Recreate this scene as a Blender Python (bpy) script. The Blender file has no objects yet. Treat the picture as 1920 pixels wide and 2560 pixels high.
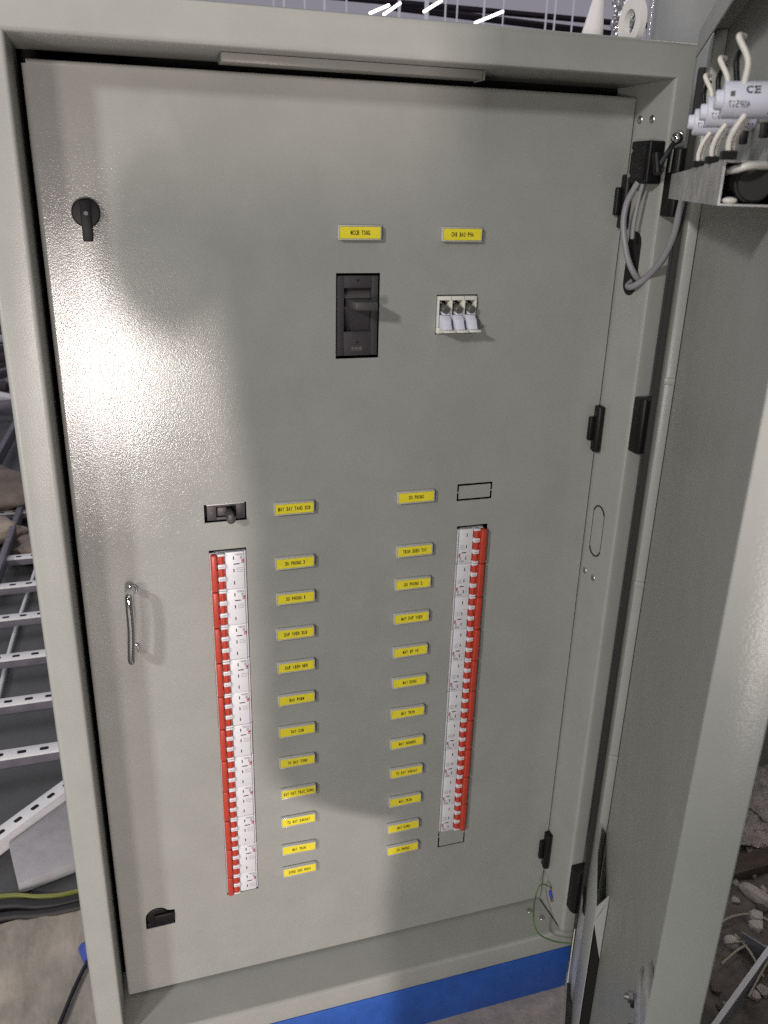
import bpy, bmesh, math, random
from mathutils import Vector, Matrix, noise
random.seed(7)
sc = bpy.context.scene
COL = sc.collection
PI = math.pi
D = 0.0756            # depth of the inner door behind the frame front
FLOOR = -0.1405

# ------------------------------------------------------------------ materials
def mat(name, base, rough=0.5, metal=0.0, bump=0.0, bscale=400.0, bdist=0.001, var=0.0, vscale=6.0,
        spec=0.5, emit=None, estr=0.0, alpha=None, detail=2.0, stretch=None, coat=0.0, rvar=0.0):
    m = bpy.data.materials.new(name); m.use_nodes = True
    nt = m.node_tree; N = nt.nodes; L = nt.links
    b = N['Principled BSDF']
    b.inputs['Base Color'].default_value = (*base, 1); b.inputs['Roughness'].default_value = rough
    b.inputs['Metallic'].default_value = metal; b.inputs['Specular IOR Level'].default_value = spec
    b.inputs['Coat Weight'].default_value = coat
    geo = N.new('ShaderNodeNewGeometry'); pos = geo.outputs['Position']
    if stretch:
        mp = N.new('ShaderNodeMapping'); mp.inputs['Scale'].default_value = stretch
        L.new(pos, mp.inputs['Vector']); pos = mp.outputs['Vector']
    if var > 0:
        n = N.new('ShaderNodeTexNoise'); n.inputs['Scale'].default_value = vscale; n.inputs['Detail'].default_value = 6
        n.inputs['Roughness'].default_value = 0.65
        L.new(pos, n.inputs['Vector'])
        mr = N.new('ShaderNodeMapRange'); mr.inputs[1].default_value = 0.3; mr.inputs[2].default_value = 0.7
        mr.inputs[3].default_value = 1 - var; mr.inputs[4].default_value = 1 + var
        L.new(n.outputs['Fac'], mr.inputs[0])
        mx = N.new('ShaderNodeVectorMath'); mx.operation = 'SCALE'; mx.inputs[0].default_value = base
        L.new(mr.outputs[0], mx.inputs['Scale']); L.new(mx.outputs[0], b.inputs['Base Color'])
        if rvar > 0:
            m2 = N.new('ShaderNodeMapRange'); m2.inputs[1].default_value = 0.3; m2.inputs[2].default_value = 0.7
            m2.inputs[3].default_value = rough - rvar; m2.inputs[4].default_value = rough + rvar
            L.new(n.outputs['Fac'], m2.inputs[0]); L.new(m2.outputs[0], b.inputs['Roughness'])
    if bump > 0:
        n = N.new('ShaderNodeTexNoise'); n.inputs['Scale'].default_value = bscale; n.inputs['Detail'].default_value = detail
        L.new(pos, n.inputs['Vector'])
        bp = N.new('ShaderNodeBump'); bp.inputs['Strength'].default_value = bump; bp.inputs['Distance'].default_value = bdist
        L.new(n.outputs['Fac'], bp.inputs['Height']); L.new(bp.outputs[0], b.inputs['Normal'])
    if emit:
        b.inputs['Emission Color'].default_value = (*emit, 1); b.inputs['Emission Strength'].default_value = estr
    return m

def film_mat(name, gloss=0.35, bs=60, tint=(0.9, 0.92, 0.95), rough=0.12, milky=0.12):
    m = bpy.data.materials.new(name); m.use_nodes = True
    nt = m.node_tree; N = nt.nodes; L = nt.links
    N.remove(N['Principled BSDF']); out = N['Material Output']
    tr = N.new('ShaderNodeBsdfTransparent'); tr.inputs[0].default_value = (*tint, 1)
    gl = N.new('ShaderNodeBsdfGlossy'); gl.inputs['Roughness'].default_value = rough
    di = N.new('ShaderNodeBsdfDiffuse'); di.inputs[0].default_value = (0.6, 0.6, 0.65, 1)
    n = N.new('ShaderNodeTexNoise'); n.inputs['Scale'].default_value = bs; n.inputs['Detail'].default_value = 4
    geo = N.new('ShaderNodeNewGeometry'); mp = N.new('ShaderNodeMapping'); mp.inputs['Scale'].default_value = (1, 1, 0.25)
    L.new(geo.outputs['Position'], mp.inputs[0]); L.new(mp.outputs[0], n.inputs['Vector'])
    bp = N.new('ShaderNodeBump'); bp.inputs['Strength'].default_value = 0.9; bp.inputs['Distance'].default_value = 0.006
    L.new(n.outputs['Fac'], bp.inputs['Height']); L.new(bp.outputs[0], gl.inputs['Normal'])
    m1 = N.new('ShaderNodeMixShader'); m1.inputs[0].default_value = gloss
    L.new(tr.outputs[0], m1.inputs[1]); L.new(gl.outputs[0], m1.inputs[2])
    m2 = N.new('ShaderNodeMixShader'); m2.inputs[0].default_value = milky
    L.new(m1.outputs[0], m2.inputs[1]); L.new(di.outputs[0], m2.inputs[2])
    L.new(m2.outputs[0], out.inputs[0])
    return m

def paint_mat(name, base, rough, coat=1.0):
    """powder coat: orange-peel bumps at two sizes, slight blotches"""
    m = mat(name, base, rough, bump=0.0, var=0.055, vscale=11.0, spec=0.7)
    nt = m.node_tree; N = nt.nodes; L = nt.links; b = N['Principled BSDF']
    geo = N.new('ShaderNodeNewGeometry')
    a = N.new('ShaderNodeTexNoise'); a.inputs['Scale'].default_value = 640; a.inputs['Detail'].default_value = 3.0
    L.new(geo.outputs['Position'], a.inputs['Vector'])
    wv = N.new('ShaderNodeTexNoise'); wv.inputs['Scale'].default_value = 5.0; wv.inputs['Detail'].default_value = 1.0   # sheet waviness
    L.new(geo.outputs['Position'], wv.inputs['Vector'])
    b0 = N.new('ShaderNodeBump'); b0.inputs['Strength'].default_value = 1.0; b0.inputs['Distance'].default_value = 0.0014
    L.new(wv.outputs['Fac'], b0.inputs['Height'])
    bp = N.new('ShaderNodeBump'); bp.inputs['Strength'].default_value = 0.6; bp.inputs['Distance'].default_value = 0.00026
    L.new(a.outputs['Fac'], bp.inputs['Height']); L.new(b0.outputs[0], bp.inputs['Normal']); L.new(bp.outputs[0], b.inputs['Coat Normal'])
    b.inputs['Specular IOR Level'].default_value = 0.0; b.inputs['Coat Weight'].default_value = coat; b.inputs['Coat IOR'].default_value = 1.50
    # smudges: dull patches where hands and dust have been
    sm = N.new('ShaderNodeTexNoise'); sm.inputs['Scale'].default_value = 7; sm.inputs['Detail'].default_value = 7; sm.inputs['Roughness'].default_value = .7
    L.new(geo.outputs['Position'], sm.inputs['Vector'])
    mr_ = N.new('ShaderNodeMapRange'); mr_.inputs[1].default_value = .35; mr_.inputs[2].default_value = .70; mr_.inputs[3].default_value = rough - .02; mr_.inputs[4].default_value = rough + .08
    L.new(sm.outputs['Fac'], mr_.inputs[0]); L.new(mr_.outputs[0], b.inputs['Coat Roughness'])
    return m

M = {}
M['paint'] = paint_mat('pebble_grey_powder_coat', (0.318, 0.322, 0.303), 0.14)
M['paint2'] = paint_mat('pebble_grey_frame_coat', (0.318, 0.322, 0.303), 0.22, 0.38)
M['paint_shaded'] = paint_mat('shaded_bar_coat', (0.20, 0.20, 0.185), 0.3, 0.25)  # cabinet grey darkened to carry the shade under the top edge
M['inside'] = mat('dark_interior', (0.012, 0.012, 0.012), 0.8)
M['black'] = mat('black_plastic', (0.007, 0.0065, 0.007), 0.45, spec=0.3, bump=0.1, bscale=900, bdist=0.0003)
M['blackp'] = mat('knob_plastic', (0.008, 0.007, 0.010), 0.5, spec=0.25, bump=0.1, bscale=1200, bdist=0.0002)
M['fusecap'] = mat('fuse_cap_metal', (0.17, 0.165, 0.15), 0.35, metal=0.5)
M['pocket'] = mat('grey_pocket_plastic', (0.36, 0.36, 0.36), 0.4)
M['gap_shade'] = mat('hinge_gap_shade', (0.020, 0.019, 0.017), 0.8)  # near-black colour standing for the shade in the hinge gap
M['gap'] = mat('gap_shadow', (0.004, 0.004, 0.004), 0.9)
M['mccb'] = mat('charcoal_breaker_plastic', (0.050, 0.045, 0.050), 0.5, bump=0.15, bscale=1500, bdist=0.0002)
M['mccb2'] = mat('charcoal_toggle_plastic', (0.062, 0.056, 0.058), 0.45)
M['faint'] = mat('faint_print', (0.13, 0.12, 0.12), 0.5)
M['white'] = mat('white_breaker_plastic', (0.66, 0.65, 0.69), 0.4, var=0.03, vscale=60)
M['ivory'] = mat('ivory_plastic', (0.72, 0.71, 0.65), 0.38)
M['cool'] = mat('cool_white_plastic', (0.66, 0.66, 0.76), 0.4)
M['red'] = mat('red_toggle_plastic', (0.46, 0.050, 0.030), 0.35, var=0.08, vscale=80)
M['magenta'] = mat('magenta_print', (0.33, 0.02, 0.08), 0.5)
M['ink'] = mat('black_ink', (0.012, 0.012, 0.014), 0.6)
M['greyink'] = mat('grey_ink', (0.22, 0.21, 0.23), 0.6)
M['yellow'] = mat('yellow_label_tape', (0.80, 0.68, 0.035), 0.45, var=0.05, vscale=120)
M['holder'] = mat('clear_label_holder', (0.50, 0.49, 0.46), 0.18, spec=0.7, coat=0.4)
M['chrome'] = mat('chrome', (0.78, 0.78, 0.78), 0.08, metal=1.0)
M['steel'] = mat('zinc_steel', (0.50, 0.50, 0.50), 0.3, metal=1.0)
M['galv'] = mat('galvanised_sheet', (0.50, 0.49, 0.50), 0.38, metal=0.65, var=0.22, vscale=45, bump=0.15, bscale=120, bdist=0.0006, rvar=0.1)
M['wire'] = mat('white_wire', (0.72, 0.69, 0.64), 0.4)
M['cable'] = mat('grey_cable', (0.26, 0.25, 0.27), 0.42)
M['green'] = mat('green_wire', (0.10, 0.19, 0.06), 0.45)
M['lug'] = mat('blue_lug', (0.01, 0.05, 0.45), 0.4)
M['blue'] = mat('blue_plinth_paint', (0.020, 0.085, 0.37), 0.5, bump=0.3, bscale=700, bdist=0.0004, var=0.2, vscale=16)
M['floor'] = mat('dark_concrete', (0.078, 0.078, 0.080), 0.55, bump=0.4, bscale=40, bdist=0.002, var=0.35, vscale=5, detail=8, rvar=0.12)
M['dusty'] = mat('dusty_concrete', (0.33, 0.29, 0.27), 0.85, bump=0.6, bscale=90, bdist=0.002, var=0.18, vscale=30, detail=8)
M['card'] = mat('crumpled_kraft_paper', (0.30, 0.265, 0.225), 0.8, bump=0.5, bscale=45, bdist=0.003, var=0.3, vscale=14, detail=8, stretch=(1.6, 0.7, 1))
M['rung'] = mat('white_galvanised_rung', (0.75, 0.74, 0.76), 0.45, var=0.06, vscale=30)
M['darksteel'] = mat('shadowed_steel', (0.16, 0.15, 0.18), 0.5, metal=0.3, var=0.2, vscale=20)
M['foam'] = mat('grey_foam_slab', (0.34, 0.33, 0.35), 0.8, bump=0.3, bscale=120, bdist=0.001, var=0.12, vscale=25)
M['ygcable'] = mat('yellow_green_cable', (0.27, 0.28, 0.055), 0.45)
M['blackcable'] = mat('black_cable_sheath', (0.009, 0.0085, 0.009), 0.6, var=0.3, vscale=40)
M['sack'] = mat('brown_sack_cloth', (0.17, 0.135, 0.115), 0.9, bump=0.5, bscale=60, bdist=0.004, var=0.3, vscale=9)
M['sack2'] = mat('beige_sack_cloth', (0.40, 0.33, 0.28), 0.9, bump=0.5, bscale=60, bdist=0.004, var=0.2, vscale=14)
M['bluetool'] = mat('blue_plastic', (0.05, 0.08, 0.36), 0.4)
M['rubble'] = mat('pale_rubble', (0.46, 0.41, 0.395), 0.9, bump=0.8, bscale=70, bdist=0.006, var=0.4, vscale=40, detail=8)
M['brownrubble'] = mat('brown_rubble', (0.155, 0.135, 0.122), 0.95, bump=0.8, bscale=50, bdist=0.006, var=0.45, vscale=25, detail=8)
M['wood'] = mat('dark_brown_timber', (0.105, 0.082, 0.072), 0.85, bump=0.4, bscale=60, bdist=0.002, var=0.3, vscale=20, stretch=(1, 6, 6))
M['stone'] = mat('white_stone', (0.58, 0.53, 0.50), 0.8, bump=0.4, bscale=80, bdist=0.003, var=0.15, vscale=40)
M['boxgrey'] = mat('blue_grey_steel', (0.30, 0.30, 0.34), 0.5, var=0.15, vscale=30)
M['straw'] = mat('pale_straw', (0.45, 0.41, 0.32), 0.8)
M['ceil'] = mat('self_lit_roof_sheet', (0.27, 0.26, 0.29), 0.7, var=0.25, vscale=0.35, emit=(0.55, 0.52, 0.62), estr=0.42)  # glow added to the sheet so the roof reads brighter
M['hallwall'] = mat('self_lit_hall_wall', (0.20, 0.20, 0.25), 0.8, var=0.3, vscale=0.6, emit=(0.5, 0.5, 0.6), estr=0.30)  # wall brightened by an added glow of its own
M['beam'] = mat('dark_purlin', (0.05, 0.035, 0.045), 0.7)
M['rod'] = mat('self_lit_white_hanger', (0.75, 0.74, 0.80), 0.5, emit=(0.8, 0.8, 0.9), estr=0.25)  # faint added glow keeps the rods bright
M['tube'] = mat('lit_tube', (1, 1, 1), 0.4, emit=(1.0, 0.98, 0.96), estr=3.0)
M['cone'] = mat('translucent_nozzle', (0.74, 0.70, 0.71), 0.4)
M['tape'] = mat('white_tape', (0.76, 0.73, 0.71), 0.5)
M['neigh'] = mat('wrapped_grey_green_panel', (0.33, 0.345, 0.315), 0.5, var=0.08, vscale=20)
M['film'] = film_mat('clear_film', 0.5, 70, milky=0.34)
M['film2'] = film_mat('thin_clear_film', 0.25, 25, rough=0.25, milky=0.2)
M['foil'] = mat('shiny_crumpled_film', (0.75, 0.73, 0.74), 0.12, metal=0.8, bump=1.0, bscale=60, bdist=0.01)

# ------------------------------------------------------------------ mesh builder
class MB:
    def __init__(s, xf=None):
        s.bm = bmesh.new(); s.mats = []; s.xf = xf
    def mi(s, m):
        if m not in s.mats: s.mats.append(m)
        return s.mats.index(m)
    def _add(s, other, m):
        idx = s.mi(m)
        for f in other.faces: f.material_index = idx
        me = bpy.data.meshes.new('tmp'); other.to_mesh(me); other.free()
        s.bm.from_mesh(me); bpy.data.meshes.remove(me)
    def box(s, x0, x1, y0, y1, z0, z1, m, bev=0.0, seg=2, mtx=None):
        b = bmesh.new(); bmesh.ops.create_cube(b, size=1.0)
        for v in b.verts:
            v.co = Vector(((x0 + x1) / 2 + v.co.x * abs(x1 - x0), (y0 + y1) / 2 + v.co.y * abs(y1 - y0), (z0 + z1) / 2 + v.co.z * abs(z1 - z0)))
        if bev > 0: bmesh.ops.bevel(b, geom=b.edges[:] + b.verts[:], offset=bev, segments=seg, affect='EDGES', profile=0.5)
        if mtx: b.transform(mtx)
        s._add(b, m); return s
    def cyl(s, p0, p1, r0, m, r1=None, n=24, bev=0.0, caps=True):
        r1 = r0 if r1 is None else r1
        p0, p1 = Vector(p0), Vector(p1); ax = p1 - p0
        b = bmesh.new(); bmesh.ops.create_cone(b, cap_ends=caps, segments=n, radius1=r0, radius2=r1, depth=ax.length)
        if bev > 0:
            es = [e for e in b.edges if abs(e.verts[0].co.z - e.verts[1].co.z) < 1e-7]
            bmesh.ops.bevel(b, geom=es, offset=bev, segments=3, affect='EDGES', profile=0.5)
        q = Vector((0, 0, 1)).rotation_difference(ax.normalized())
        b.transform(Matrix.Translation((p0 + p1) / 2) @ q.to_matrix().to_4x4())
        s._add(b, m); return s
    def sph(s, c, r, m, sc_=(1, 1, 1), n=16):
        b = bmesh.new(); bmesh.ops.create_uvsphere(b, u_segments=n, v_segments=n // 2, radius=r)
        b.transform(Matrix.Translation(c) @ Matrix.Diagonal((*sc_, 1))); s._add(b, m); return s
    def prism(s, pts, y0, y1, m, axis='y', bev=0.0):
        """polygon in the plane across axis, extruded from y0 to y1"""
        b = bmesh.new()
        def P(a, c, t):
            return {'y': (a, t, c), 'x': (t, a, c), 'z': (a, c, t)}[axis]
        va = [b.verts.new(P(a, c, y0)) for a, c in pts]; vb = [b.verts.new(P(a, c, y1)) for a, c in pts]
        n = len(pts)
        b.faces.new(va); b.faces.new(vb[::-1])
        for i in range(n): b.faces.new((va[i], vb[i], vb[(i + 1) % n], va[(i + 1) % n]))
        bmesh.ops.recalc_face_normals(b, faces=b.faces[:])
        if bev > 0: bmesh.ops.bevel(b, geom=b.edges[:], offset=bev, segments=2, affect='EDGES', profile=0.5)
        s._add(b, m); return s
    def tube(s, pts, r, m, n=10, sub=8, taper=None, flat=1.0):
        P = [Vector(p) for p in pts]; path = []
        if len(P) > 2 and sub > 1:
            Q = [P[0] * 2 - P[1]] + P + [P[-1] * 2 - P[-2]]
            for i in range(1, len(Q) - 2):
                for k in range(sub):
                    t = k / sub; a, b_, c, d = Q[i - 1], Q[i], Q[i + 1], Q[i + 2]
                    path.append(0.5 * ((2 * b_) + (c - a) * t + (2 * a - 5 * b_ + 4 * c - d) * t * t + (3 * b_ - a - 3 * c + d) * t ** 3))
            path.append(P[-1])
        else: path = P
        b = bmesh.new(); rings = []; up = None
        for i, p in enumerate(path):
            t = (path[min(i + 1, len(path) - 1)] - path[max(i - 1, 0)]).normalized()
            if up is None:
                up = t.orthogonal().normalized()
            up = (up - t * up.dot(t)).normalized(); sd = t.cross(up)
            rr = r if taper is None else r * taper(i / (len(path) - 1))
            rings.append([b.verts.new(p + (up * math.cos(2 * PI * k / n) * flat + sd * math.sin(2 * PI * k / n)) * rr) for k in range(n)])
        for i in range(len(rings) - 1):
            for k in range(n):
                b.faces.new((rings[i][k], rings[i][(k + 1) % n], rings[i + 1][(k + 1) % n], rings[i + 1][k]))
        b.faces.new(rings[0][::-1]); b.faces.new(rings[-1])
        bmesh.ops.recalc_face_normals(b, faces=b.faces[:])
        s._add(b, m); return s
    def quadgrid(s, fn, nu, nv, m, closed=False):
        b = bmesh.new()
        g = [[b.verts.new(fn(i / nu, j / nv)) for j in range(nv + 1)] for i in range(nu + (0 if closed else 1))]
        for i in range(nu):
            for j in range(nv):
                i2 = (i + 1) % nu if closed else i + 1
                b.faces.new((g[i][j], g[i2][j], g[i2][j + 1], g[i][j + 1]))
        bmesh.ops.recalc_face_normals(b, faces=b.faces[:])
        s._add(b, m); return s
    def lump(s, c, sx, sy, sz, m, seed=0, amp=0.25, n=3, fr=2.0, rot=0.0, sharp=False):
        b = bmesh.new(); bmesh.ops.create_icosphere(b, subdivisions=n, radius=1.0)
        for v in b.verts:
            k = noise.noise(v.co * fr + Vector((seed * 3.1, seed * 1.7, seed)))
            k2 = noise.noise(v.co * fr * 2.7 + Vector((seed, seed * 2.7, 5)))
            v.co *= 1 + amp * k + amp * 0.5 * k2
        b.transform(Matrix.Translation(c) @ Matrix.Rotation(rot, 4, 'Z') @ Matrix.Diagonal((sx, sy, sz, 1)))
        s._add(b, m); return s
    def addmesh(s, me, mtx, m):
        b = bmesh.new(); b.from_mesh(me); b.transform(mtx); s._add(b, m); return s
    def map(s, fn):
        for v in s.bm.verts: v.co = Vector(fn(v.co))
        return s
    def build(s, name, parent=None, smooth=35, flip=False):
        me = bpy.data.meshes.new(name)
        if flip: bmesh.ops.recalc_face_normals(s.bm, faces=s.bm.faces[:])
        o = bpy.data.objects.new(name, me); COL.objects.link(o)
        w = Vector((0, 0, 0))
        if parent is not None:
            o.parent = parent; w = wloc(parent)
        if w.length > 0: s.bm.transform(Matrix.Translation(-w))
        s.bm.to_mesh(me); s.bm.free()
        for m in s.mats: me.materials.append(m)
        if smooth:
            me.polygons.foreach_set('use_smooth', [True] * len(me.polygons))
            me.set_sharp_from_angle(angle=math.radians(smooth))
        return o

def wloc(o):
    w = Vector(o.location)
    while o.parent: o = o.parent; w += o.location
    return w
def tag(o, label=None, cat=None, group=None, kind=None):
    if label: o['label'] = label
    if cat: o['category'] = cat
    if group: o['group'] = group
    if kind: o['kind'] = kind
    return o
def thing(name, label, cat, loc=(0, 0, 0), group=None):
    o = bpy.data.objects.new(name, None); COL.objects.link(o); o.location = loc
    o.empty_display_size = 0.02
    return tag(o, label, cat, group)
def copy_tree(o, parent=None):
    c = o.copy(); COL.objects.link(c)
    if parent: c.parent = parent
    for ch in list(o.children): copy_tree(ch, c)
    return c

# ------------------------------------------------------------------ lettering
_gl = {}
def glyph(ch, bold=0.0):
    k = (ch, bold)
    if k in _gl: return _gl[k]
    cu = bpy.data.curves.new('g', 'FONT'); cu.body = ch; cu.size = 1.0; cu.offset = bold; cu.resolution_u = 3
    ob = bpy.data.objects.new('g', cu); COL.objects.link(ob)
    dg = bpy.context.evaluated_depsgraph_get(); dg.update()
    me = bpy.data.meshes.new_from_object(ob.evaluated_get(dg))
    bpy.data.objects.remove(ob); bpy.data.curves.remove(cu)
    xs = [v.co.x for v in me.vertices]; ys = [v.co.y for v in me.vertices]
    _gl[k] = (me, min(xs), max(xs), min(ys), max(ys)); return _gl[k]
def letters(mb, text, m, cell, h, basis, bold=0.030, fill=0.82):
    """monospaced capitals centred on the origin of basis (a 4x4: x along the line, y up)"""
    n = len(text); x = -n * cell / 2
    for ch in text:
        if ch != ' ':
            me, x0, x1, y0, y1 = glyph(ch, bold)
            w = cell * fill * (0.35 if ch in 'I1' and False else 1.0)
            sx = w / max(x1 - x0, 0.28); sy = h / (y1 - y0)
            ctr = (x0 + x1) / 2
            mtx = basis @ Matrix.Translation((x + cell / 2, -h / 2, 0)) @ Matrix.Diagonal((sx, sy, 1, 1)) @ Matrix.Translation((-ctr, -y0, 0))
            mb.addmesh(me, mtx, m)
        x += cell
XZ = Matrix(((1, 0, 0, 0), (0, 0, -1, 0), (0, 1, 0, 0), (0, 0, 0, 1)))   # letters facing -Y

# ------------------------------------------------------------------ camera
cam = bpy.data.cameras.new('camera'); co = bpy.data.objects.new('camera', cam); COL.objects.link(co)
R = ((0.9541, -0.2983, 0.0255), (-0.0853, -0.3522, -0.9320), (0.2870, 0.8871, -0.3615))
mw = Matrix(((R[0][0], -R[1][0], -R[2][0], 0.0728), (R[0][1], -R[1][1], -R[2][1], -0.9493), (R[0][2], -R[1][2], -R[2][2], 1.1962), (0, 0, 0, 1)))
co.matrix_world = mw
cam.sensor_fit = 'VERTICAL'; cam.sensor_height = 36.0; cam.sensor_width = 27.0
cam.lens = 2113.5 / 2560 * 36.0
cam.clip_start = 0.02; cam.clip_end = 200
cam.dof.use_dof = True; cam.dof.focus_distance = 1.12; cam.dof.aperture_fstop = 14.0
sc.camera = co

# ------------------------------------------------------------------ the cabinet
W, H = 0.7233, 1.319
cab = thing('switchboard_cabinet', 'pebble grey steel switchboard cabinet with its outer door swung open beside the inner panel', 'cabinet', (0.36, 0.0, FLOOR))

def frame_mesh():
    mb = MB(); b = bmesh.new()
    def ring(x0, x1, z0, z1, y): return [b.verts.new((x0, y, z0)), b.verts.new((x1, y, z0)), b.verts.new((x1, y, z1)), b.verts.new((x0, y, z1))]
    o0 = ring(-.0373, .7505, -.043, 1.3583, 0.0); i0 = ring(0, W, 0, H, 0.0)
    o1 = ring(-.0373, .7505, -.043, 1.3583, 0.26); i1 = ring(0, W, 0, H, 0.125)
    i2 = ring(-.016, W + .016, -.016, H + .016, 0.125)
    soft = []
    for k in range(4):
        j = (k + 1) % 4
        b.faces.new((o0[k], o0[j], i0[j], i0[k])); b.faces.new((o1[k], o1[j], o0[j], o0[k]))
        b.faces.new((i0[k], i0[j], i1[j], i1[k])); b.faces.new((i1[k], i1[j], i2[j], i2[k]))
    b.edges.ensure_lookup_table()
    for e in b.edges:
        if all(abs(v.co.y) < 1e-6 for v in e.verts):
            if (e.verts[0] in o0 and e.verts[1] in o0) or (e.verts[0] in i0 and e.verts[1] in i0): soft.append(e)
    bmesh.ops.recalc_face_normals(b, faces=b.faces[:])
    bmesh.ops.bevel(b, geom=soft, offset=0.0065, segments=5, affect='EDGES', profile=0.5)
    mb._add(b, M['paint2'])
    return mb
fr = frame_mesh().build('frame', cab, smooth=40)
mb = MB()   # body behind: side, top, bottom, back sheets and a dark inside
mb.box(-.0373, .7505, .2602, .262, -.043, 1.3583, M['paint'])
mb.box(-.018, W + .018, .245, .25, -.02, H + .02, M['inside'])
mb.box(-.0185, -.0165, .126, .245, -.02, H + .02, M['inside']); mb.box(W + .0165, W + .0185, .126, .245, -.02, H + .02, M['inside'])
mb.box(-.018, W + .018, .126, .245, H + .0185, H + .02, M['inside']); mb.box(-.018, W + .018, .126, .245, -.02, -.0185, M['inside'])
mb.build('enclosure_back', cab)
mb = MB(); mb.box(-.034, .7475, 0.0015, 0.25, FLOOR, -.0436, M['blue'], 0.002); tag(mb.build('plinth', cab), 'bright blue painted plinth')
# stiffener under the top edge
mb = MB(); mb.box(.2020, .494, .035, .062, 1.3092, 1.3186, M['paint_shaded'], .0015); mb.box(.4942, .4965, .0330, .062, 1.3080, 1.3175, M['paint_shaded'], .0008)
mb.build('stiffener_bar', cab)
def rivet(x, y, z, ax):
    mb = MB(); mb.sph((x, y, z), .0052, M['steel'], (0.35, 1, 1) if ax == 'x' else (1, 1, .35), 14); mb.build('rivet', cab, 60)
for y, z in ((.0655, 1.2793), (.0395, 1.2785), (.0655, .6584), (.0415, .6573)): rivet(W, y, z, 'x')
for x, y in ((.690, .0560), (.704, .0360)): rivet(x, y, 0.0, 'z')
# knock-out outline and the cable slot in the right return
def capsule(cx, cz, hw, hh, n=10):
    pts = []
    for k in range(n + 1): a = PI * k / n; pts.append((cx + hw * math.cos(a), cz + hh - hw + hw * math.sin(a)))
    for k in range(n + 1): a = PI + PI * k / n; pts.append((cx + hw * math.cos(a), cz - hh + hw + hw * math.sin(a)))
    return pts
mb = MB(); mb.prism(capsule(.0425, 1.108, .0150, .0400), W - .0006, W + .003, M['gap'], 'x'); mb.build('cable_slot', cab)
mb = MB()
cp = capsule(.0455, .7307, .0145, .0388, 10); n_ = len(cp)
ring_ = [(W - .0005, a, c) for a, c in cp]
def arcseg(a0, a1, r):
    mb.tube([ring_[k % n_] for k in range(a0, a1 + 1)], r, M['gap'], n=6, sub=1)
arcseg(1, 9, .0011); arcseg(12, 20, .0011)
mb.tube([ring_[9], ring_[10], ring_[11], ring_[12]], .00035, M['gap'], n=5, sub=1); mb.tube([ring_[20], ring_[21], ring_[0], ring_[1]], .00035, M['gap'], n=5, sub=1)
mb.build('knockout', cab)
mb = MB(); mb.tube([(.7190, .0735, .0012), (.7228, .012, .0009)], .0007, M['gap'], n=6, sub=1); mb.build('mitre_seam', cab)

# ---- inner door: one sheet with its real cut-outs
def sheet_mesh(outer, holes, y, t):
    cu = bpy.data.curves.new('sheet', 'CURVE'); cu.dimensions = '2D'; cu.fill_mode = 'BOTH'; cu.extrude = t / 2
    for poly in [outer] + holes:
        sp = cu.splines.new('POLY'); sp.points.add(len(poly) - 1); sp.use_cyclic_u = True
        for p, (a, c) in zip(sp.points, poly): p.co = (a, c, 0, 1)
    ob = bpy.data.objects.new('sheet', cu); COL.objects.link(ob)
    dg = bpy.context.evaluated_depsgraph_get(); dg.update()
    me = bpy.data.meshes.new_from_object(ob.evaluated_get(dg))
    bpy.data.objects.remove(ob); bpy.data.curves.remove(cu)
    b = bmesh.new(); b.from_mesh(me); bpy.data.meshes.remove(me)
    for v in b.verts: v.co = Vector((v.co.x, y + t / 2 + v.co.z, v.co.y))
    bmesh.ops.remove_doubles(b, verts=b.verts[:], dist=1e-6)
    bmesh.ops.recalc_face_normals(b, faces=b.faces[:])
    return b
def rect(x0, x1, z0, z1): return [(x0, z0), (x1, z0), (x1, z1), (x0, z1)]
def cslot(x0, x1, za, zb, w, z_end):
    """C-shaped slot: bar along zb, legs toward za"""
    s_ = 1 if zb > za else -1
    return [(x0, za), (x0, zb), (x1, zb), (x1, za), (x1 - w, za), (x1 - w, zb - s_ * w), (x0 + w, zb - s_ * w), (x0 + w, za)]
dhole = [(.0430, .1300), (.0860, .1308), (.0868, .1585), (.0800, .1590)]
for k in range(0, 9):
    a = math.radians(35 + k * (145 / 8)); dhole.append((.0612 + .0180 * math.cos(a), .1500 + .0180 * math.sin(a)))
holes = [rect(.1665, .2150, .1640, .7462), rect(.5138, .5613, .2015, .7466), rect(.3352, .3912, .9905, 1.0945),
         rect(.4666, .5229, 1.0180, 1.0675), rect(.1632, .2172, .7850, .8100), dhole,
         cslot(.5107, .5641, .7983, .8100, .0030, 0), cslot(.5107, .5641, .7968, .7848, .0030, 0),
         cslot(.5140, .5622, .1900, .1686, .0027, 0), rect(.5140, .5162, .1915, .2005), rect(.5600, .5622, .1915, .2005)]
mb = MB(); b = sheet_mesh(rect(.0113, .7205, .0054, 1.3010), holes, D, .0016); mb._add(b, M['paint'])
RB = .0048
def fold(pts2, along0, along1, vert):
    b_ = bmesh.new(); ra = []; rb_ = []
    for a_, y_ in pts2:
        if vert: ra.append(b_.verts.new((a_, y_, along0))); rb_.append(b_.verts.new((a_, y_, along1)))
        else: ra.append(b_.verts.new((along0, y_, a_))); rb_.append(b_.verts.new((along1, y_, a_)))
    for k in range(len(pts2) - 1): b_.faces.new((ra[k], ra[k + 1], rb_[k + 1], rb_[k]))
    bmesh.ops.recalc_face_normals(b_, faces=b_.faces[:]); mb._add(b_, M['paint'])
arc = [(RB * math.sin(k * PI / 12), D + RB - RB * math.cos(k * PI / 12)) for k in range(7)]
fold([(.0113 - a_, y_) for a_, y_ in arc] + [(.0113 - RB, D + .022)], .0054, 1.3010, True)
fold([(1.3010 + a_, y_) for a_, y_ in arc] + [(1.3010 + RB, D + .022)], .0113, .7205, False)
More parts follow.
